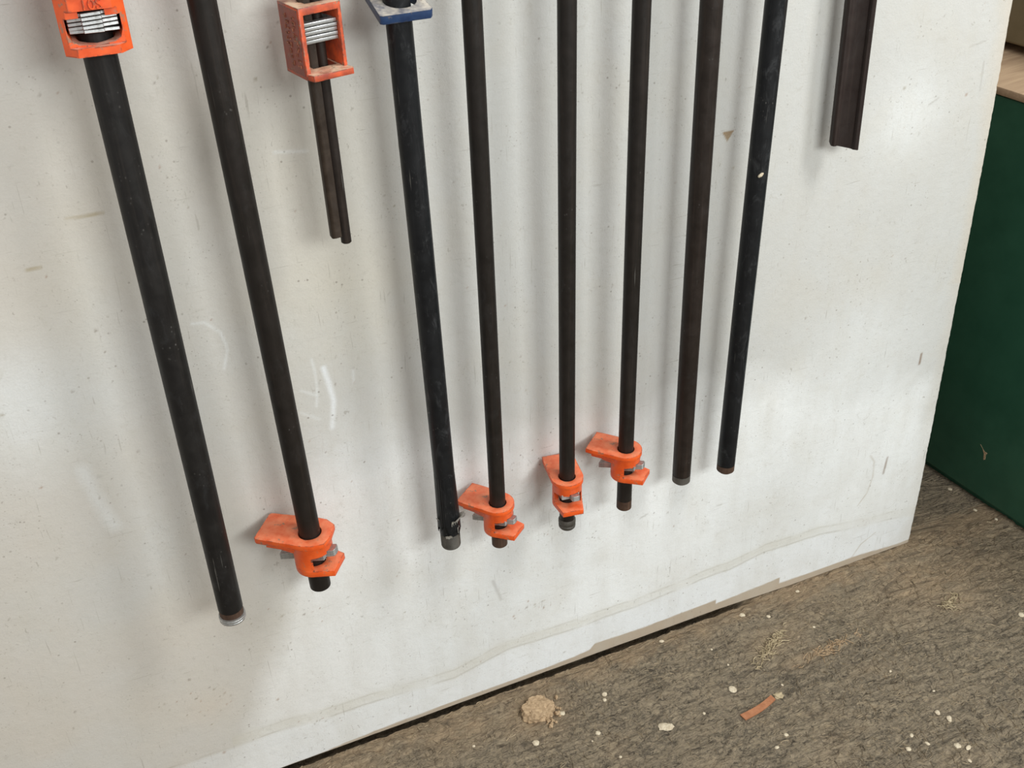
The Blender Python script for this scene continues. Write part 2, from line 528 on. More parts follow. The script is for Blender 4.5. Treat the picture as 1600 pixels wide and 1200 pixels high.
    mixc(line * np.clip((n2 - .34) * 2.2, 0, 0.45), (0.33, 0.30, 0.24))
    mixc(np.clip((zl - Z) / 0.006, 0, 1) * np.clip(0.35 + X, 0, 0.8), (0.75, 0.765, 0.77))
    # unpainted tan board showing at the very bottom
    tt = np.interp(X, [-1, .12, .199, .348, .551, .60, .61, .70, .844, .8445, .90, .977, .9775, 1.139, 1.24, 1.3],
                   [0, 0, .006, .009, .010, .014, .026, .023, .028, .017, .021, .029, .014, .014, .006, .008]) + 0.004 * (n2 - .5)
    mixc(np.clip((tt - Z) / 0.0015 + .5, 0, 1) * 0.95, (0.40, 0.315, 0.225))
    # tan bare edge at the right
    er = np.where(Z > .55, 1.0, 0.45)
    mixc(np.clip(1 - de / (0.020 + 0.02 * n2), 0, 1) * er * 0.5, (0.56, 0.47, 0.35))
    mixc(np.clip(1 - de / 0.0035, 0, 1) * np.clip((n3 - .35) * 4, 0, 1) * 0.8, (0.42, 0.33, 0.22))

    def lines(ls, w, c, a, rough=0.5):
        for l in ls:
            d = seg_dist(X, Z, l)
            mixc(np.clip(1.2 - d / w, 0, 1) * a * np.clip(1 - rough + rough * 2.4 * (n3 - .25), 0, 1), c)
    lines([[(-0.012, 0.924), (0.004, 0.923), (0.024, 0.923)], [(-0.062, 0.877), (-0.048, 0.877)]], 0.0022, (0.30, 0.22, 0.08), 0.8, 0.8)
    lines([[(1.201, 0.431), (1.201, 0.412)], [(1.173, 0.229), (1.172, 0.217), (1.171, 0.195)]], 0.0028, (0.20, 0.12, 0.07), 0.9, 0.4)
    lines([[(1.17, 0.933), (1.184, 0.935), (1.197, 0.937)], [(1.202, 0.908), (1.206, 0.866)], [(1.116, 0.86), (1.131, 0.867)],
           [(0.037, 0.504), (0.044, 0.505)], [(-0.054, 0.605), (-0.049, 0.605)], [(0.684, 0.272), (0.697, 0.276)]], 0.0016, (0.30, 0.28, 0.25), 0.55, 0.3)
    lines([[(0.434, 0.242), (0.439, 0.224), (0.446, 0.199)]], 0.0032, (0.42, 0.41, 0.39), 0.6, 0.3)
    lines([[(1.126, 0.139), (1.142, 0.162), (1.148, 0.195), (1.145, 0.229), (1.133, 0.246)], [(1.134, 0.013), (1.151, 0.04), (1.181, 0.057)]], 0.0018, (0.40, 0.33, 0.24), 0.55, 0.4)
    lines([[(0.227, 0.677), (0.231, 0.653), (0.234, 0.628), (0.231, 0.607), (0.227, 0.588)]], 0.0045, (0.76, 0.78, 0.79), 0.9, 0.1)
    lines([[(0.214, 0.693), (0.216, 0.675), (0.216, 0.652), (0.212, 0.625)], [(0.263, 0.664), (0.262, 0.647)], [(0.087, 0.775), (0.101, 0.773), (0.116, 0.756), (0.12, 0.733), (0.112, 0.709)],
           [(0.208, 0.955), (0.243, 0.95)], [(0.196, 0.653), (0.215, 0.64)], [(0.191, 0.622), (0.214, 0.605)]], 0.0022, (0.70, 0.71, 0.70), 0.6, 0.2)
    lines([[(-0.066, 0.619), (-0.061, 0.579), (-0.055, 0.545), (-0.050, 0.53)]], 0.011, (0.70, 0.71, 0.70), 0.5, 0.2)
    dots = [(-0.006, 1.051, 3), (0.011, 1.051, 2), (0.023, 1.049, 2), (-0.013, 0.792, 3), (1.182, 0.864, 4), (0.104, 1.051, 3), (0.1, 1.046, 2), (0.221, 1.07, 2), (0.2, 1.035, 3), (0.217, 1.065, 2), (0.262, 0.646, 2), (0.258, 0.601, 1.5), (0.263, 0.522, 2), (0.289, 0.311, 2), (0.294, 0.238, 2), (0.263, 0.262, 2), (0.294, 0.151, 2), (0.553, 0.033, 4), (0.478, 0.116, 2), (0.517, 0.151, 3), (0.502, 0.16, 2), (0.734, 0.266, 3), (0.469, 0.703, 3), (0.499, 0.686, 2), (0.745, 0.89, 2), (0.712, 0.823, 2), (0.799, 0.827, 3), (0.953, 0.561, 3), (1.101, 0.631, 2), (1.153, 0.558, 2), (1.226, 0.339, 2), (1.006, 0.444, 2), (0.122, 0.304, 3), (-0.178, 0.445, 2), (-0.155, 0.399, 2), (-0.021, 0.314, 2), (-0.015, 0.243, 4), (0.005, 0.081, 4), (0.049, 0.087, 2), (-0.17, 0.224, 3), (0.094, 0.15, 3), (0.239, 0.113, 2), (-0.003, 0.626, 3), (-0.114, 0.611, 3), (-0.128, 0.716, 4), (-0.053, 0.725, 3), (1.227, 0.813, 2), (1.067, 0.891, 4), (1.071, 0.906, 2), (1.079, 0.833, 2), (0.063, 0.447, 3), (0.756, 0.255, 2), (0.365, 0.81, 2)]
    r2 = np.random.default_rng(5)
    for _ in range(150):
        dots.append((r2.uniform(-.25, 1.22), r2.uniform(0.02, 1.1), r2.choice([1.2, 1.6, 2.2])))
    # gritty knocks, low on the left and centre
    for cx, cz, n, sx, sz in [(0.0, 0.185, 26, .035, .016), (0.50, 0.162, 16, .022, .008), (0.145, 0.075, 16, .025, .012), (0.15, 0.30, 10, .04, .02)]:
        for _ in range(n):
            dots.append((r2.normal(cx, sx), r2.normal(cz, sz), r2.uniform(1.3, 3)))
    for k, (dx, dz, sz) in enumerate(dots):
        near = (np.abs(X - dx) < .012) & (np.abs(Z - dz) < .012)
        iy, ix = np.where(near)
        if not len(iy): continue
        y0, y1, x0, x1 = iy.min(), iy.max() + 1, ix.min(), ix.max() + 1
        ang = r2.uniform(0, 3.14); el = r2.uniform(0.45, 1)
        a = (X[y0:y1, x0:x1] - dx); b = (Z[y0:y1, x0:x1] - dz)
        p = a * math.cos(ang) + b * math.sin(ang); q = (-a * math.sin(ang) + b * math.cos(ang)) / el
        mk = np.clip(1.5 - np.hypot(p, q) / (sz * 0.00062), 0, 1)[..., None] * r2.uniform(.45, .9)
        cc = np.array([(0.17, 0.13, 0.10), (0.30, 0.17, 0.11), (0.26, 0.22, 0.15)][k % 3])
        col[y0:y1, x0:x1] = col[y0:y1, x0:x1] * (1 - mk) + cc * mk
    # triangular chip of missing paint between two pipes
    tri = np.maximum.reduce([(Z - 0.8795), (0.785 - X) * 0.84 - (Z - 0.8675) * .54 - 0.0005, (X - 0.787) * 0.84 - (Z - 0.8675) * .54 - 0.0005])
    mixc(np.clip(0.5 - tri / 0.0012, 0, 1), (0.28, 0.19, 0.10))

    co = np.stack([X, Y, Zb], -1).reshape(-1, 3)
    f = grid_mesh(us, zs)
    nfront = len(co)
    # back and rim so the board is a solid sheet
    nx, nz = len(us), len(zs)
    idx = np.arange(nfront).reshape(nz, nx)
    loop = np.concatenate([idx[0, :], idx[1:, -1], idx[-1, -2::-1], idx[-2:0:-1, 0]])
    rimco = co[loop].copy(); rimco[:, 1] = 0.018
    co = np.concatenate([co, rimco])
    k = np.arange(len(loop)); kn = np.roll(k, -1)
    rim_f = np.stack([loop[kn], loop[k], nfront + k, nfront + kn], -1)
    c0, c1, c2, c3 = 0, nx - 1, nx - 1 + nz - 1, 2 * (nx - 1) + nz - 1
    back = np.array([[nfront + c0, nfront + c3, nfront + c2, nfront + c1]])
    me = build_np(co, np.concatenate([f, rim_f, back]))
    ca = me.color_attributes.new('paint', 'FLOAT_COLOR', 'POINT')
    full = np.ones((len(co), 4), np.float32)
    full[:nfront, :3] = col.reshape(-1, 3)
    full[nfront:, :3] = (0.45, 0.36, 0.25)
    ca.data.foreach_set('color', full.ravel())
    o = link('wall_back', me, M['wall'], None, True, 50)
    return tag(o, 'white painted board wall with scuffs and grime', None, None, 'structure')


build_wall()
core = link('rear_light_block', box(-1.58, 1.215, 0.11, 0.62, -0.004, 2.08), mat_plain('raw_board', srgb(120, 98, 74), srgb(140, 116, 88), 20), None, False)  # unseen block added to keep light from leaking in behind the board
tag(core, 'unseen carcass added behind the white board to block light', None, None, 'structure')


# ------------------------------------------------------------------ floor
def floor_h(X, Y):
    h = 0.0035 * (fbm(X * 16, Y * 22, 51, 4) - .5) + 0.0060 * (.5 - np.abs(2 * fbm(X * 55 + 2 * vnoise(X * 9, Y * 9, 58), Y * 75, 52, 3) - 1))
    h = h + 0.004 * np.clip(1 - np.abs(Y + 0.030) / 0.022, 0, 1) * fbm(X * 20, Y * 30, 53, 3)
    near = np.clip((0.02 - Y) / 0.02, 0, 1)
    # open crack between the slab and the foot of the board
    crack = np.clip((Y + 0.0040) / 0.0022, 0, 1) * np.clip((0.03 - Y) / 0.004, 0, 1) * np.clip((0.93 - X) / 0.08, 0, 1)
    return h * (0.25 + .75 * near) - 0.0030 - 0.035 * crack


def build_floor():
    xs = np.concatenate([np.linspace(-1.6, 0.0, 20, endpoint=False), np.linspace(0.0, 1.56, 620), np.linspace(1.6, 2.6, 10)])
    ys = np.concatenate([np.linspace(-3.2, -0.56, 24, endpoint=False), np.linspace(-0.56, 0.24, 330), np.linspace(0.28, 1.6, 10)])
    X, Y = np.meshgrid(xs, ys)
    Z = floor_h(X, Y)
    n1 = fbm(X * 9, Y * 14, 61, 4); n2 = fbm(X * 40, Y * 60, 62, 4)
    d = np.zeros_like(X)
    # swept dust against the foot of the board
    wd = np.interp(X, [0, .1, .3, .5, .7, 1.0, 1.3], [.05, .04, .030, .034, .030, .034, .05])
    d = np.maximum(d, np.clip(1.25 - np.abs(Y + .008) / wd - (n2 - .5) * 1.6, 0, 1) * (Y < 0.03))
    for cx, cy, rx, ry, a in [(0.475, -0.06, .05, .05, 1.1), (1.27, -0.10, .16, .07, .8), (1.30, 0.0, .10, .06, .9), (0.14, -0.05, .08, .04, .9), (0.34, -0.04, .06, .02, 1.0), (1.24, -.15, .05, .03, .9), (0.93, -0.15, .05, .015, .8), (0.9, -.1, .05, .03, .7)]:
        g = np.exp(-(((X - cx) / rx) ** 2 + ((Y - cy) / ry) ** 2))
        d = np.maximum(d, np.clip(g * a * (0.5 + n2), 0, 1))
    d = np.clip(d + np.clip((n1 - .55) * 1.6, 0, .35), 0, 1) * 0.85
    co = np.stack([X, Y, Z], -1).reshape(-1, 3)
    me = build_np(co, grid_mesh(xs, ys))
    a = me.attributes.new('dust', 'FLOAT', 'POINT'); a.data.foreach_set('value', d.ravel().astype(np.float32))
    o = link('floor', me, M['floor'])
    return tag(o, 'dusty brown-grey workshop floor', None, None, 'structure')


build_floor()


def fz(x, y):
    return float(floor_h(np.array([[x]]), np.array([[y]]))[0, 0])


# ------------------------------------------------------------------ green cabinet, worktop and olive box
def place(o, x, y, z, rz):
    o.location = (x, y, z); o.rotation_euler = (0, 0, rz)
    return o


RZ = math.atan2(1.4553 - 1.4788, 0.1566 + 0.0727) * -1      # face is a touch out of square with the board
cab = bpy.data.objects.new('green_cabinet', None); COL.objects.link(cab)
tag(cab, 'dark green painted cabinet standing beyond the right edge of the white board', 'cabinet')
place(cab, 1.4553, 0.1566, 0.0, RZ)
o = link('cabinet_body', csg(box(0.0, 0.62, -0.62, 0.75, 0.012, 0.767), [], 0.004, 3), M['green'], cab)
o = link('plinth', csg(box(0.012, 0.60, -0.60, 0.73, -0.004, 0.013), [], 0.001), M['green'], cab)
# bare scratch where the enamel has been knocked off
ch = bmesh.new()
pts = [(-0.0, 0.010, 0.016), (0.0, 0.004, 0.011), (0.0, -0.002, 0.001), (0.0, -0.004, -0.012), (0.0, -0.0075, -0.009), (0.0, -0.006, 0.001), (0.0, -0.009, 0.006), (0.0, -0.001, 0.007)]
fr = [ch.verts.new((-0.0006, p[1], p[2])) for p in pts]; bk = [ch.verts.new((0.0004, p[1], p[2])) for p in pts]
ch.faces.new(fr); ch.faces.new(bk[::-1])
for i in range(len(pts)):
    ch.faces.new((fr[i], bk[i], bk[(i + 1) % len(pts)], fr[(i + 1) % len(pts)]))
o = link('paint_chip', bm_mesh(ch), M['sawdust'], cab, False)
o.location = (0.0, -0.108, 0.108); tag(o, 'bare scratch in the green enamel')
top = link('wooden_worktop', csg(box(-0.003, 0.64, -0.63, 0.76, 0.767, 0.781), [], 0.003, 2), M['wood'])
place(top, 1.4553, 0.1566, 0.0, RZ)
tag(top, 'beige wooden worktop lying on the dark green cabinet', 'worktop')
olive = bpy.data.objects.new('metal_case', None); COL.objects.link(olive)
place(olive, 1.600, 0.33, 0.781, RZ)
tag(olive, 'olive grey metal case on the beige worktop at the top right corner', 'case')
link('case_body', csg(box(0, 0.36, -0.30, 0.40, 0.016, 0.30), [], 0.006, 3), M['olive'], olive)
for fx in (0.04, 0.32):
    for fy in (-0.25, 0.35):
        link('foot', csg(cyl(0.014, 0.0, 0.017, 20, fx, fy), [], 0.001), M['black'], olive)


# ------------------------------------------------------------------ pipe-clamp parts
def tail_stop(parent, z, yaw, r, kind, mat, plate_shift=0.0, tabside=0.0):
    """orange sliding tail stop. local +x is the jaw, -x the lip; top face at z=0"""
    mmv = 0.001
    if kind == 'round':
        jl, jw, cr, br, sc = 52, 21.5, 22.5, 20.5, 1.0
        topo = hull([(jl, jw), (jl, -jw), (jl - 8, jw + 0.8), (jl - 8, -jw - 0.8)] + circ(cr, 40))
    else:
        jl, jw, cr, br, sc = 65, 24, 27, 25.0, 1.17
        topo = [(65, 23), (65, -23), (62, -25), (0, -28), (-12, -27), (-25, -19.5), (-28, 0), (-26, 17), (-12, 25), (0, 27), (62, 25)]
    z_ = lambda v: v * sc * mmv
    P = lambda poly: [(a * mmv, b * mmv) for a, b in poly]
    hole = r + 0.0013
    base = prism(P(topo), z_(-6.5), 0)
    tip = [(-31.5, 14.5), (-31.5, -14.5)] if kind == 'round' else [(-33, 16.5), (-33, -16.5)]
    ops = [('UNION', cyl(br * mmv, z_(-44), z_(-3), 44)),
           ('UNION', prism(P(hull(circ(br + .2, 40) + tip)), z_(-45), z_(-37.5))),
           ('UNION', prism(P([(8, 18 * sc), (8, -18 * sc), (45 * sc, -17 * sc), (45 * sc, 17 * sc)]), z_(-14), z_(-4))),
           ('UNION', prism(P([(8, 17 * sc), (8, -17 * sc), (30 * sc, -13 * sc), (30 * sc, 13 * sc)]), z_(-19), z_(-10))),
           ('DIFFERENCE', cyl(hole, z_(-60), 0.01, 44)),
           ('DIFFERENCE', box(-60 * mmv, 1 * mmv, -16.5 * sc * mmv, 19.8 * sc * mmv, z_(-37.5), z_(-20))),
           ('DIFFERENCE', box(-60 * mmv, -1 * mmv, (tabside - 7) * sc * mmv, (tabside + 7) * sc * mmv, z_(-24), z_(-17))),
           ('DIFFERENCE', box(1 * mmv, 60 * mmv, -8.5 * sc * mmv, 8.5 * sc * mmv, z_(-37), z_(-19.5)))]
    me = csg(base, ops, 0.0009, 2)
    body = at(link('tail_stop', me, mat, parent, True, 32), z, yaw)
    tag(body, 'orange cast tail stop')
    # clutch plates, tilted so that they bind on the pipe
    tb = tabside
    outl = [(-18, 12.5), (-18, tb + 6), (-27.5, tb + 5.5), (-29, tb + 3), (-29, tb - 3), (-27.5, tb - 5.5), (-18, tb - 6), (-18, -12.5), (16, -12.5), (19, -6.5), (39, -6.5), (39, 6.5), (19, 6.5), (16, 12.5)]
    pm = csg(prism([(a * sc * mmv, b * sc * mmv) for a, b in outl], -0.0012 * sc, 0.0012 * sc), [('DIFFERENCE', cyl(r + 0.0016, -0.01, 0.01, 40))], 0.0004, 1)
    for k in range(3):
        p = bpy.data.objects.new('clutch_plate', pm); COL.objects.link(p); p.parent = body
        if k == 0:
            pm.name = 'clutch_plate'; pm.materials.clear(); pm.materials.append(M['steel_mid']); pm.shade_smooth(); pm.set_sharp_from_angle(angle=.5)
        at(p, z_(-29.2 + k * 2.75) + plate_shift, 0, 0, 0, 14.0)
    return body


def pipe_clamp(label, bottom, top, r, mat, group=None, z0=0.0):
    e, L = thing('pipe_clamp', label, 'clamp', bottom, top, group)
    p = link('pipe', tube(r, z0, L), mat, e)
    return e, p, L


# --- clamp 1: longest pipe, far left, orange head at the frame's top
r1 = 0.0150
e1, p1, L1 = pipe_clamp('long black pipe clamp at far left with galvanized end ring and orange head', (0.0545, -0.085, 0.4082), (0.0516, -0.0623, 1.6), r1, M['black'], None, 0.017)
o = link('rust_band', tube(r1 - 0.0004, 0.008, 0.0175), M['rustband'], p1); tag(o, 'rust brown band near the pipe end')
o = link('end_ring', revolve([(r1 - .004, 0), (r1 - .0005, 0), (r1 + .0012, .0012), (r1 + .0012, .003), (r1 + .0004, .0036), (r1 + .0013, .0044), (r1 + .0013, .0062), (r1 + .0003, .0068), (r1 + .0011, .0076), (r1 + .0009, .009), (r1 - .004, .0095), (r1 - .004, 0)]), M['steel'], p1)
tag(o, 'galvanized threaded ring on the pipe end')


def head_a(parent, z, yaw, r):
    """orange head: U-shaped casting with window, stepped clutch plates, raised lettering. front is -y"""
    k = 0.001
    plan = [(-28.5, 27), (28.5, 27), (28.5, -21), (18, -33), (-18, -33), (-28.5, -21)]
    ops = [('DIFFERENCE', cyl(r + 0.002, -0.02, 0.2, 44))]
    # window with rounded lower corners and a notch at the top
    win = [(-23, 32), (-11, 32), (-11, 37.5), (11, 37.5), (11, 32), (23, 32), (23, 19), (20.5, 12.5), (15, 9), (0, 7.5), (-15, 9), (-20.5, 12.5), (-23, 19)]
    bm = bmesh.new()
    a = [bm.verts.new((x * k, -0.045, zz * k)) for x, zz in win]; b = [bm.verts.new((x * k, 0.020, zz * k)) for x, zz in win]
    bm.faces.new(a); bm.faces.new(b[::-1])
    for i in range(len(win)):
        bm.faces.new((a[i], b[i], b[(i + 1) % len(win)], a[(i + 1) % len(win)]))
    ops.append(('DIFFERENCE', bm_mesh(bm)))
    # front of the casting steps back above the floor plate, crossbar stands proud
    ops.append(('DIFFERENCE', box(-.03, .03, -.05, -.0265, .0075, .0322)))
    ops.append(('DIFFERENCE', box(-.03, .03, -.05, -.029, .032, .0385)))
    ops.append(('UNION', box(-.0225, .0225, -.0362, -.026, .0515, .072)))
    ops.append(('UNION', box(-.0285, .0285, -.024, .024, .105, .115)))
    me = csg(prism([(x * k, y * k) for x, y in plan], 0, 0.11), ops, 0.0012, 2)
    body = at(link('clamp_head', me, M['orange_mid'], parent, True, 32), z, yaw)
    tag(body, 'orange cast clamp head with open window')
    cu = bpy.data.curves.new('t', 'FONT'); cu.body = '10S'; cu.size = 0.0125; cu.extrude = 0.0014; cu.align_x = 'CENTER'; cu.resolution_u = 3
    to = bpy.data.objects.new('t', cu); COL.objects.link(to)
    dg = bpy.context.evaluated_depsgraph_get(); dg.update()
    tm = bpy.data.meshes.new_from_object(to.evaluated_get(dg)); bpy.data.objects.remove(to)
    t = link('raised_lettering', tm, M['orange'], body, False)
    t.matrix_local = Matrix.Translation((0.0015, -0.0338, 0.0392)) @ Matrix.Rotation(math.radians(90), 4, 'X')
    # five stepped clutch plates
    outl = [(-22, -8), (-21, -21), (-9, -23), (-9, -28.5), (8, -28.5), (8, -23), (21, -22), (22, -8), (22, 14), (-22, 14)]
    pm = csg(prism([(x * k, y * k) for x, y in outl], -.0014, .0014), [('DIFFERENCE', cyl(r + .0015, -.01, .01, 40))], 0.0004, 1)
    for j in range(5):
        p = bpy.data.objects.new('clutch_plate', pm); COL.objects.link(p); p.parent = body
        if j == 0:
            pm.name = 'clutch_plate'; pm.materials.clear(); pm.materials.append(M['steel']); pm.shade_smooth(); pm.set_sharp_from_angle(angle=.5)
        p.matrix_local = Matrix.Translation((0, 0, 0.0165 + j * 0.0036)) @ Matrix.Rotation(math.radians(-2 if j else 1), 4, 'Y') @ Matrix.Rotation(math.radians(-7), 4, 'X')
    return body


head_a(e1, 0.6987, -2, r1)

# --- clamp 2: thick pipe with large tail stop
r2_ = 0.01335
e2, p2, L2 = pipe_clamp('dark brown pipe clamp second from left with the largest orange tail stop', (0.1701, -0.066, 0.3990), (0.1382, -0.066, 1.6), r2_, M['darkbrown'], None, 0.0)
tail_stop(e2, 0.0905, 142, r2_, 'hex', M['orange'], 0, 1.0)


# --- clamp 3: short rolled bar with an open box head
def bar_mesh(poly, z0, z1):
    return prism(poly, z0, z1)


e3, L3 = thing('bar_clamp', 'short rusty bar with dusty orange box head between the second and blue clamps', 'clamp', (0.2537, -0.060, 0.865), (0.2435, -0.060, 1.6))
k = 0.001
bead = [(5.2 * k + 5.6 * k * math.cos(a), -1.5 * k + 6.2 * k * math.sin(a)) for a in np.linspace(0, 2 * math.pi, 28, endpoint=False)]
b3 = link('bar_bead', csg(prism(bead, 0.0, L3), [], 0.0006, 1), M['umber'], e3)
o = link('bar_flange', csg(prism([(-10.5 * k, -3.5 * k), (-9.6 * k, -5.0 * k), (-5.5 * k, -5.6 * k), (-1.2 * k, -5.0 * k), (1.5 * k, -4.6 * k), (1.5 * k, 5 * k), (-10.5 * k, 5 * k)], 0.008, L3), [], 0.0006, 1), M['rustbar'], e3)
tag(o, 'rust brown flange of the rolled bar')


def head_b(parent, z, yaw):
    """open-fronted orange box; front is -y, right +x"""
    k = 0.001
    x0, x1, y0, y1 = -26 * k, 18.5 * k, -22 * k, 22 * k
    ops = [('UNION', csg(prism([(x0 + .5 * k, y0 + 1 * k), (x0 + 3 * k, y0 - 9 * k), (x1 + 1 * k, y0 - 10 * k), (x1 + 2.5 * k, y0 - 7 * k), (x1, y0 + 4 * k)], 0.0, 0.006), [], 0)),
           ('DIFFERENCE', box(x0 + 4.5 * k, x1 - 3.5 * k, -.05, y1 - 6 * k, .0062, .0610)),
           ('DIFFERENCE', box(-.0125, .0125, -.0095, .0095, -.01, .1))]
    me = csg(box(x0, x1, y0, y1, 0, .068), ops, 0.0011, 2)
    body = at(link('clamp_head', me, M['orange_dusty'], parent, True, 32), z, yaw, 0.0035)
    tag(body, 'orange open box head thick with sawdust')
    pm = csg(box(x0 + 5.2 * k, x1 - 4.2 * k, y0 + 4 * k, y1 - 9 * k, -.0017, .0017), [('DIFFERENCE', box(-.0125, .0125, -.0095, .0095, -.01, .01))], .0005, 2)
    for j in range(5):
        p = bpy.data.objects.new('clutch_plate', pm); COL.objects.link(p); p.parent = body
        if j == 0:
            pm.name = 'clutch_plate'; pm.materials.clear(); pm.materials.append(M['steel']); pm.shade_smooth(); pm.set_sharp_from_angle(angle=.5)
        p.matrix_local = Matrix.Translation((0, -.001 * (j % 2), 0.0335 + j * 0.0041)) @ Matrix.Rotation(math.radians(-2), 4, 'X')
    sp_ = link('side_shade_panel', csg(box(x0 - .0005, x0 + .001, y0 + .003, y1 - .002, .003, .0655), [], .0003, 1), M['shaded_red'], body, True, 30)  # thin added panel, its darker colour stands in for shade on this side
    tag(sp_, 'red-brown side face with wear and shade painted into it')
    # worn raised lettering on the side, illegible
    rr = random.Random(3)
    bm = bmesh.new()
    for row in range(2):
        zc = 0.010
        while zc < 0.058:
            h = rr.uniform(.0025, .005)
            for s in range(rr.choice([2, 3])):
                yy = -0.010 + row * 0.015 + rr.uniform(-.004, .004); w = rr.choice([.0012, .004]); hh = h if w < .002 else .0012
                zz = zc + rr.uniform(0, h - hh + 1e-4)
                mt = Matrix.Translation((x0 - .0007, yy, zz + hh / 2)) @ Matrix.Diagonal((.0016, w, hh, 1))
                bmesh.ops.create_cube(bm, size=1, matrix=mt)
            zc += h + .0018
    o = link('raised_lettering', bm_mesh(bm), M['worn_letter'], body, False)
    return body


head_b(e3, 0.1875, 12)

# --- clamp 4: black lacquered pipe with blue jaw and torn film
r4 = 0.01345
e4, p4, L4 = pipe_clamp('blue-black lacquered pipe clamp with a blue jaw and torn film end', (0.3513, -0.065, 0.3989), (0.3299, -0.0562, 1.6), r4, M['blueblack'], None, 0.022)
o = link('threaded_end', thread(r4 - 0.0003, 0.0, 0.024, .0021, .0005), M['bareend'], p4); tag(o, 'bare grey threaded pipe end')
# torn film sleeve with jagged rim
sg = 60
prof_low = [0.020 + 0.010 * abs(math.sin(i * 0.37)) + 0.012 * max(0, math.sin(i * 2 * math.pi / sg * 2 + 0.4)) + random.uniform(0, .004) for i in range(sg)]
vs = []; fs = []
for rr_ in (r4 + .0005, r4 + .0009):
    for zt in (0, 1):
        for i in range(sg):
            a = 2 * math.pi * i / sg
            rad = rr_ + (0.0012 * abs(math.sin(i * 1.7)) if zt == 0 else 0)
            rad = rad if zt == 0 else r4 - .0002 + (rr_ - r4) * .35
            vs.append((rad * math.cos(a), rad * math.sin(a), prof_low[i] if zt == 0 else 0.12))
for i in range(sg):
    j = (i + 1) % sg
    fs += [(i, j, sg + j, sg + i), (2 * sg + j, 2 * sg + i, 3 * sg + i, 3 * sg + j), (j, i, 2 * sg + i, 2 * sg + j), (sg + i, sg + j, 3 * sg + j, 3 * sg + i)]
me = bpy.data.meshes.new('m'); me.from_pydata(vs, [], fs)
link('film_sleeve', me, M['blueblack'], p4)


def shard(parent, ang, z, w, h, lean, mat, r):
    bm = bmesh.new(); g = []
    for i in range(5):
        row = []
        for j in range(4):
            u = (i / 4 - .5) * w; v = j / 3 * h
            off = lean * (j / 3) ** 2 + random.uniform(-.0006, .0006)
            a = ang + u / r
            row.append(bm.verts.new(((r + .0012 + off) * math.cos(a), (r + .0012 + off) * math.sin(a), z + v + random.uniform(-.001, .001))))
        g.append(row)
    for i in range(4):
        for j in range(3):
            bm.faces.new((g[i][j], g[i + 1][j], g[i + 1][j + 1], g[i][j + 1]))
    bmesh.ops.solidify(bm, geom=bm.faces[:], thickness=.0004)
    o = link('film_shard', bm_mesh(bm), mat, parent)
    return tag(o, 'torn pale film shard')


A = math.radians
shard(p4, A(-68), .042, .013, .011, .004, M['film'], r4)
shard(p4, A(-30), .048, .010, .007, .009, M['film'], r4)
shard(p4, A(-115), .022, .008, .006, .002, M['film'], r4)
shard(p4, A(-172), .048, .004, .005, .003, M['film'], r4)
shard(p4, A(-55), .026, .004, .012, .001, M['film'], r4)


def jaw_blue(parent, z, yaw, r):
    k = 0.001
    plan = [(-28, -26), (-25, -28), (23, -28), (26, -24), (24, 0), (24, 28), (-28, 28)]
    pm = prism([(x * k, y * k) for x, y in plan], -.0088, 0)
    ops = [('DIFFERENCE', cyl(.0168, -.03, .05, 40)),
           ('UNION', box(-.026, .024, .016, .027, -.004, .055))]
    me = csg(pm, ops, .0016, 3)
    o = link('blue_jaw', me, M['blue'], parent, True, 35)
    o.matrix_local = Matrix.Translation((0.003, 0, z)) @ Matrix.Rotation(math.radians(yaw), 4, 'Z') @ Matrix.Rotation(math.radians(12), 4, 'X')
    return tag(o, 'blue cast jaw dusted with sawdust')


jaw_blue(e4, 0.710, -3, r4)

# --- clamps 5, 6, 7: three thin pipes with small tail stops
rh = 0.01068
e5, p5, L5 = pipe_clamp('thin dark pipe clamp whose orange tail stop is nearest the torn-film pipe', (0.4236, -0.060, 0.3680), (0.4141, -0.060, 1.6), rh, M['darkbrown'])
o = link('rust_band', tube(rh + .00015, -0.0002, 0.018), M['rustband'], p5)
tail_stop(e5, 0.0736, 128, rh, 'round', M['orange'], 0, 2.0)
e6, p6, L6 = pipe_clamp('thin dark pipe clamp with orange tail stop turned to face the camera', (0.5285, -0.058, 0.3590), (0.5258, -0.058, 1.6), rh, M['darkbrown'], None, 0.012)
o = link('end_collar', revolve([(rh - .003, 0), (rh - .0002, 0), (rh + .0012, .002), (rh + .0014, .005), (rh + .0004, .0062), (rh + .0004, .0075), (rh + .0016, .009), (rh + .0016, .014), (rh + .0004, .0165), (rh - .003, .0165), (rh - .003, 0)]), M['bareend'], p6)
tag(o, 'ridged grey collar on the pipe end')
tail_stop(e6, 0.0900, 80, rh, 'round', M['orange'], 0, -5.0)
e7, p7, L7 = pipe_clamp('thin dark pipe clamp with the highest orange tail stop, right of the camera-facing one', (0.6203, -0.058, 0.3615), (0.6162, -0.058, 1.6), rh, M['darkbrown'])
o = link('rust_band', tube(rh + .00015, -0.0002, 0.016), M['rustband'], p7)
tail_stop(e7, 0.1049, 131, rh, 'round', M['orange'], 0, 2.0)

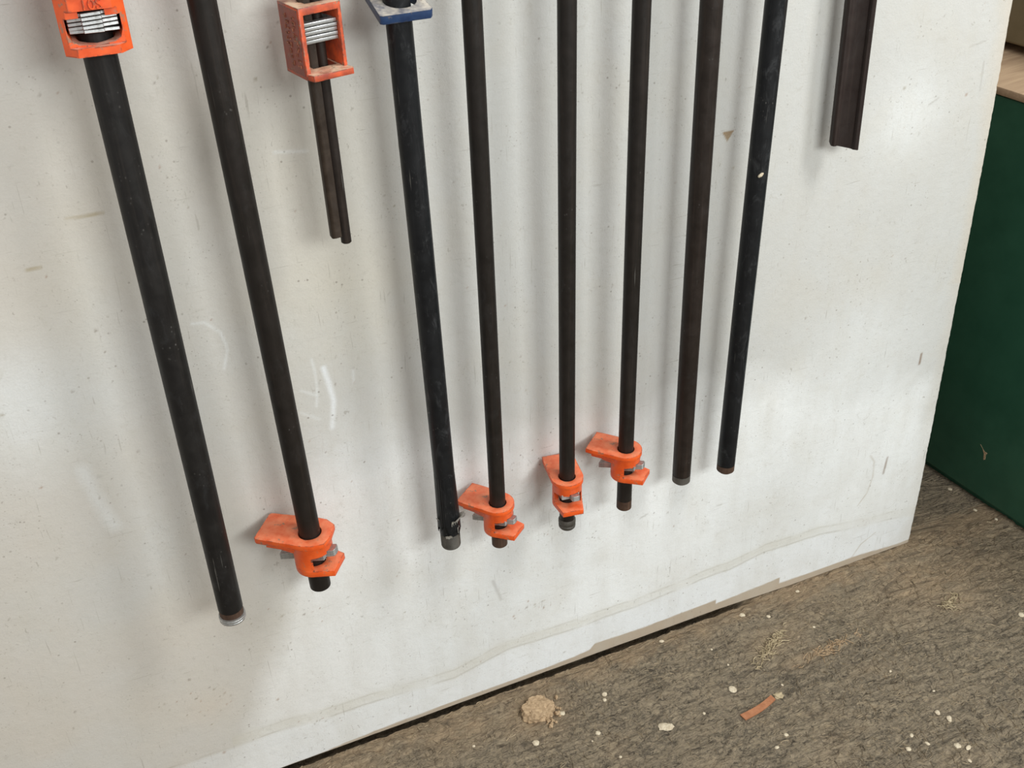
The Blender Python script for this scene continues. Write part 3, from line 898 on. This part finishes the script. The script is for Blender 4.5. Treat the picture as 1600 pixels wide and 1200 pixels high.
# --- 8 and 9: bare pipes on the right
e8, p8, L8 = pipe_clamp('bare umber brown pipe hanging left of the blue-black one', (0.7206, -0.05, 0.3682), (0.7076, -0.05, 1.6), 0.01335, M['umber'], None, 0.014)
o = link('end_band', tube(.01325, 0, .0142, .003, .003), M['bareend'], p8)
e9, p9, L9 = pipe_clamp('bare blue-black pipe hanging between the brown pipe and the channel', (0.7982, -0.05, 0.3624), (0.8056, -0.05, 1.6), 0.01335, M['blueblack'], None, 0.013)
o = link('end_band', tube(.01320, 0, .0132, .003, .003), M['rustband'], p9)
bm = bmesh.new(); bmesh.ops.create_icosphere(bm, subdivisions=3, radius=1)
for v in bm.verts:
    n = mnoise.noise(v.co * 2.1) * .25
    v.co = Vector((v.co.x * .0042 * (1 + n), v.co.y * .002 * (1 + n), v.co.z * .0022 * (1 + n)))
o = link('plaster_blob', bm_mesh(bm), M['pale'], p9); tag(o, 'pale blob stuck to the pipe')
o.matrix_local = Matrix.Translation((-.0045, -.0133, .478)) @ Matrix.Rotation(-.5, 4, 'Y')

# --- 10: steel channel
e10, L10 = thing('steel_channel', 'short maroon brown steel channel hanging at far right', 'channel', (0.9505, -0.03, 0.8401), (0.924, -0.03, 1.6))
k = .001
prof = [(-18, 8), (-18, -4), (-16.8, -6.8), (-14, -8), (-11.5, -7.2), (-9.5, -5.4), (-6, -4.6), (7.5, -4.6), (9.6, -5.2), (11, -7.6), (13, -9), (16.5, -9), (18, -7.5), (18, 8), (14.5, 8), (14.5, -3), (-14.5, -3), (-14.5, 8)]
bm = bmesh.new()
lo = [bm.verts.new((x * k, y * k, 0.0003 * x * -.35 + (.0012 if x < -5 else -.001) + random.uniform(-.0005, .0005))) for x, y in prof]
hi = [bm.verts.new((x * k, y * k, L10)) for x, y in prof]
bm.faces.new(lo[::-1]); bm.faces.new(hi)
for i in range(len(prof)):
    bm.faces.new((lo[i], lo[(i + 1) % len(prof)], hi[(i + 1) % len(prof)], hi[i]))
bmesh.ops.triangulate(bm, faces=[f for f in bm.faces if len(f.verts) > 4])
o = at(link('channel_bar', bm_mesh(bm), M['maroon'], e10, True, 25), 0, -30)

# ------------------------------------------------------------------ things lying on the floor
def lump(name, mat, sx, sy, sz, seed, rough=.35, sub=3):
    bm = bmesh.new(); bmesh.ops.create_icosphere(bm, subdivisions=sub, radius=1)
    off = Vector((seed * 3.7, seed * 1.3, 0))
    for v in bm.verts:
        n = mnoise.noise(v.co * 1.6 + off) * rough + mnoise.noise(v.co * 4 + off) * rough * .5
        v.co = Vector((v.co.x * sx * (1 + n), v.co.y * sy * (1 + n), max(v.co.z, -.35) * sz * (1 + n)))
    return link(name, bm_mesh(bm), mat, None, True, 60)


bits = [(0.884, -0.025, 11, 8), (0.923, -0.047, 8, 5), (0.508, -0.083, 9, 8), (0.446, -0.118, 11, 8), (0.541, -0.141, 8, 6), (0.587, -0.077, 9, 7), (0.582, -0.087, 6, 5), (0.552, -0.194, 5, 4), (0.801, -0.108, 4, 4), (0.802, -0.266, 7, 6), (0.775, -0.28, 6, 6), (1.04, -0.331, 8, 8), (1.047, -0.348, 8, 9), (1.023, -0.393, 10, 8), (1.035, -0.402, 12, 5), (0.951, -0.367, 8, 6), (1.021, -0.42, 5, 6), (0.973, -0.349, 7, 4), (0.854, -0.183, 4, 4), (1.029, -0.234, 4, 4), (0.793, -0.07, 4, 3), (0.358, -0.081, 5, 4), (0.527, -0.15, 3, 3), (1.316, -0.228, 10, 9), (0.985, -0.37, 9, 4), (1.066, -0.294, 6, 3), (0.727, -0.018, 9, 5), (1.007, -0.016, 8, 5), (0.978, -0.101, 5, 4), (0.71, -0.178, 5, 4), (1.471, -0.02, 7, 5), (1.448, 0.02, 9, 5), (1.452, 0.09, 8, 7)]
special = {0: 'pale oval chip on the floor close under the umber pipe',
           1: 'small pale crumb just right of the oval chip under the umber pipe', 2: 'pale crumb touching the right side of the sawdust heap',
           4: 'pale crumb on the floor between the sawdust heap and the pinkish flake', 5: 'upper of two adjoining pale crumbs right of the sawdust heap',
           6: 'lower of two adjoining pale crumbs right of the sawdust heap', 9: 'pale crumb a little below and right of the red wood strip',
           10: 'pale crumb nearest the bottom edge below the red wood strip', 11: 'upper left of two white crumbs in the lower right floor area',
           12: 'lower right of two white crumbs in the lower right floor area', 13: 'chunky pale crumb beside a slender one near the bottom right corner',
           14: 'slender pale crumb beside a chunky one near the bottom right corner', 26: 'pale crumb at the foot of the board left of the stepped tan patch',
           27: 'pale crumb at the foot of the board right of the stepped tan patch', 32: 'pale crumb at the dark foot of the green cabinet nearest the board',
           3: 'round pale chip on the floor in front of the sawdust heap', 23: 'pale crumb on the floor at the right picture edge'}
for i, (x, y, w, h) in enumerate(bits):
    if x > 1.43 and y > -0.07:
        x = min(x, 1.4553 - (y - .1566) * .1025 - .012)
    o = lump('floor_crumb', M['pale'], w * .00052, h * .00068, 0.0016, i, .25, 2)
    o.location = (x, y, fz(x, y) + .0006); o.rotation_euler = (0, 0, random.uniform(0, 3))
    if i in special:
        tag(o, special[i], 'crumb', 'pale crumbs scattered on the dusty floor')
    else:
        tag(o, 'small pale crumb scattered among others on the dusty floor', 'crumb', 'pale crumbs scattered on the dusty floor')
o = lump('floor_crumb', M['pale'], .0062, .0075, .002, 40, .12, 3)
o.location = (0.777, -0.157, fz(.777, -.157) + .0008)
tag(o, 'large round pale chip on the floor behind the red wood strip', 'crumb', 'pale crumbs scattered on the dusty floor')
o = lump('floor_flake', M['pale'], .012, .0075, .0015, 43, .35, 3)
o.location = (0.642, -0.176, fz(.642, -.176) + .0008); o.rotation_euler = (0, 0, -.5)
tag(o, 'flat pinkish pale flake on the floor left of the red wood strip', 'flake')

# red wood strip, slightly bowed
bm = bmesh.new()
p0, p1_ = Vector((0.760, -0.211, 0)), Vector((0.826, -0.198, 0))
N = 14; rows = []
for i in range(N + 1):
    t = i / N
    c = p0.lerp(p1_, t); d = (p1_ - p0).normalized(); nrm = Vector((-d.y, d.x, 0))
    c = c + nrm * (-0.004 * math.sin(math.pi * t)); zz = 0.0010 + .0022 * math.sin(math.pi * t)
    w = .0062 * (1 - .15 * t)
    rows.append([bm.verts.new((c + nrm * (w * s) + Vector((0, 0, zz + h)))) for s, h in ((-1, 0), (1, 0), (1, .0022), (-1, .0022))])
for a, b in zip(rows[:-1], rows[1:]):
    for j in range(4):
        bm.faces.new((a[j], a[(j + 1) % 4], b[(j + 1) % 4], b[j]))
bm.faces.new(rows[0][::-1]); bm.faces.new(rows[-1])
o = link('wood_strip', bm_mesh(bm), M['redwood'], None, True, 40)
o.location.z = -.0022
tag(o, 'reddish curved strip of wood lying on the floor', 'wood strip')
o = lump('sawdust_tuft', M['fluff'], .008, .006, .003, 47, .6, 3); o.location = (0.837, -0.197, fz(.837, -.197) + .001)
tag(o, 'pale sawdust tuft at the end of the red wood strip', 'sawdust')

# heap of clotted sawdust against the board, with crumbs at its foot
heap = bpy.data.objects.new('sawdust_heap', None); COL.objects.link(heap); heap.location = (0.475, -0.062, -.002)
tag(heap, 'clotted tan sawdust heap on the floor near the foot of the board', 'sawdust')
bm = bmesh.new(); bmesh.ops.create_icosphere(bm, subdivisions=5, radius=1)
for v in bm.verts:
    c = v.co.copy(); n = mnoise.noise(c * 1.7 + Vector((5, 2, 1))) * .30 + mnoise.noise(c * 6) * .12 + mnoise.noise(c * 15) * .07
    z = c.z
    zz = (min(z, .45) * .026) * (1 + n * .5) + mnoise.noise(c * 9) * .0012
    v.co = Vector((c.x * .026 * (1 + n), c.y * .022 * (1 + n), max(zz, -.003)))
link('heap_lump', bm_mesh(bm), M['sawdust'], heap, True, 60)
rr = random.Random(11)
for i in range(26):
    a = rr.uniform(-1.5, .3); d = rr.uniform(.8, 1.35)
    s = rr.uniform(.0014, .0034)
    bm = bmesh.new(); bmesh.ops.create_icosphere(bm, subdivisions=2, radius=s)
    for v in bm.verts:
        v.co *= 1 + .5 * mnoise.noise(v.co * 500 + Vector((i, 0, 0)))
    o = link('heap_crumb', bm_mesh(bm), M['sawdust'], heap)
    o.location = (math.cos(a) * .030 * d, math.sin(a) * .028 * d, .002 + s * .4)


def fibre_clump(name, label, cx, cy, lx, ly, ang, n, seed, mat, lmin=.006, lmax=.018, zmax=.003):
    rr = random.Random(seed); bm = bmesh.new()
    for _ in range(n):
        u = rr.gauss(0, .5) * lx; v = rr.gauss(0, .5) * ly
        x = cx + u * math.cos(ang) - v * math.sin(ang); y = cy + u * math.sin(ang) + v * math.cos(ang)
        ribbon(bm, x, y, ang + rr.gauss(0, .8), rr.uniform(lmin, lmax), rr.uniform(.0003, .0008), rr.gauss(0, 130), rr.uniform(0.0002, zmax))
    return tag(link(name, bm_mesh(bm), mat, None, True, 60), label, 'shavings', None, 'stuff')


def ribbon(bm, x, y, a, L, w, curl, zz):
    pts = []; n = 4
    for i in range(n + 1):
        z = fz(x, y) + zz + .0006
        pts.append((x, y, z, a))
        x += math.cos(a) * L / n; y += math.sin(a) * L / n; a += curl * L / n
    prev = None
    for (px, py, pz, pa) in pts:
        nx, ny = -math.sin(pa) * w, math.cos(pa) * w
        row = [bm.verts.new((px + nx, py + ny, pz - .0007)), bm.verts.new((px, py, pz + .0003)), bm.verts.new((px - nx, py - ny, pz - .0007))]
        if prev:
            bm.faces.new((prev[0], prev[1], row[1], row[0])); bm.faces.new((prev[1], prev[2], row[2], row[1]))
        prev = row


fibre_clump('wood_shavings', 'pale stringy wood shavings in a streak on the floor', 0.880, -0.110, .045, .008, .52, 130, 1, M['fluff'])
fibre_clump('wood_shavings', 'faint dusty streak of shavings right of the pale stringy ones', 0.965, -0.152, .055, .006, .15, 70, 2, M['sawdust'], .006, .02, .0012)
fibre_clump('wood_shavings', 'pale shavings cluster on the floor toward the right picture edge', 1.222, -0.158, .025, .012, .5, 60, 3, M['fluff'])


def scatter_fibres():
    n = 6000
    r3 = np.random.default_rng(17)
    xs = r3.uniform(0.08, 1.46, n); ys = r3.uniform(-0.52, -0.004, n)
    dens = fbm(xs * 6, ys * 9, 71, 3)
    keep = r3.random(n) < np.clip((dens - .25) * 2.2, .15, 1)
    xs, ys = xs[keep], ys[keep]; n = len(xs)
    base = (vnoise(xs * 4, ys * 5, 72) - .5) * 5
    a = base + r3.normal(0, .7, n)
    L = r3.uniform(.003, .016, n) * np.where(r3.random(n) < .08, 2.0, 1); w = r3.uniform(.0002, .0007, n)
    curl = r3.normal(0, 50, n)
    cnt = 5
    X = np.zeros((n, cnt)); Y = np.zeros((n, cnt)); AA = np.zeros((n, cnt))
    x, y, an = xs.copy(), ys.copy(), a.copy()
    for i in range(cnt):
        X[:, i] = x; Y[:, i] = y; AA[:, i] = an
        x = x + np.cos(an) * L / 4; y = np.minimum(y + np.sin(an) * L / 4, -.002); an = an + curl * L / 4
    Z = floor_h(X, Y) + .0008
    nx, ny = -np.sin(AA) * w[:, None], np.cos(AA) * w[:, None]
    V = np.stack([np.stack([X + nx, Y + ny, Z - .0010], -1), np.stack([X, Y, Z + .0002], -1), np.stack([X - nx, Y - ny, Z - .0010], -1)], 2)
    idx = np.arange(n * cnt * 3).reshape(n, cnt, 3)
    q = [np.stack([idx[:, i, j], idx[:, i, j + 1], idx[:, i + 1, j + 1], idx[:, i + 1, j]], -1).reshape(-1, 4) for i in range(cnt - 1) for j in range(2)]
    me = build_np(V.reshape(-1, 3), np.concatenate(q))
    o = link('floor_litter', me, M['fibre'], None, True, 60)
    tag(o, 'fine wood fibres trodden into the dusty floor', 'litter', None, 'stuff')


scatter_fibres()
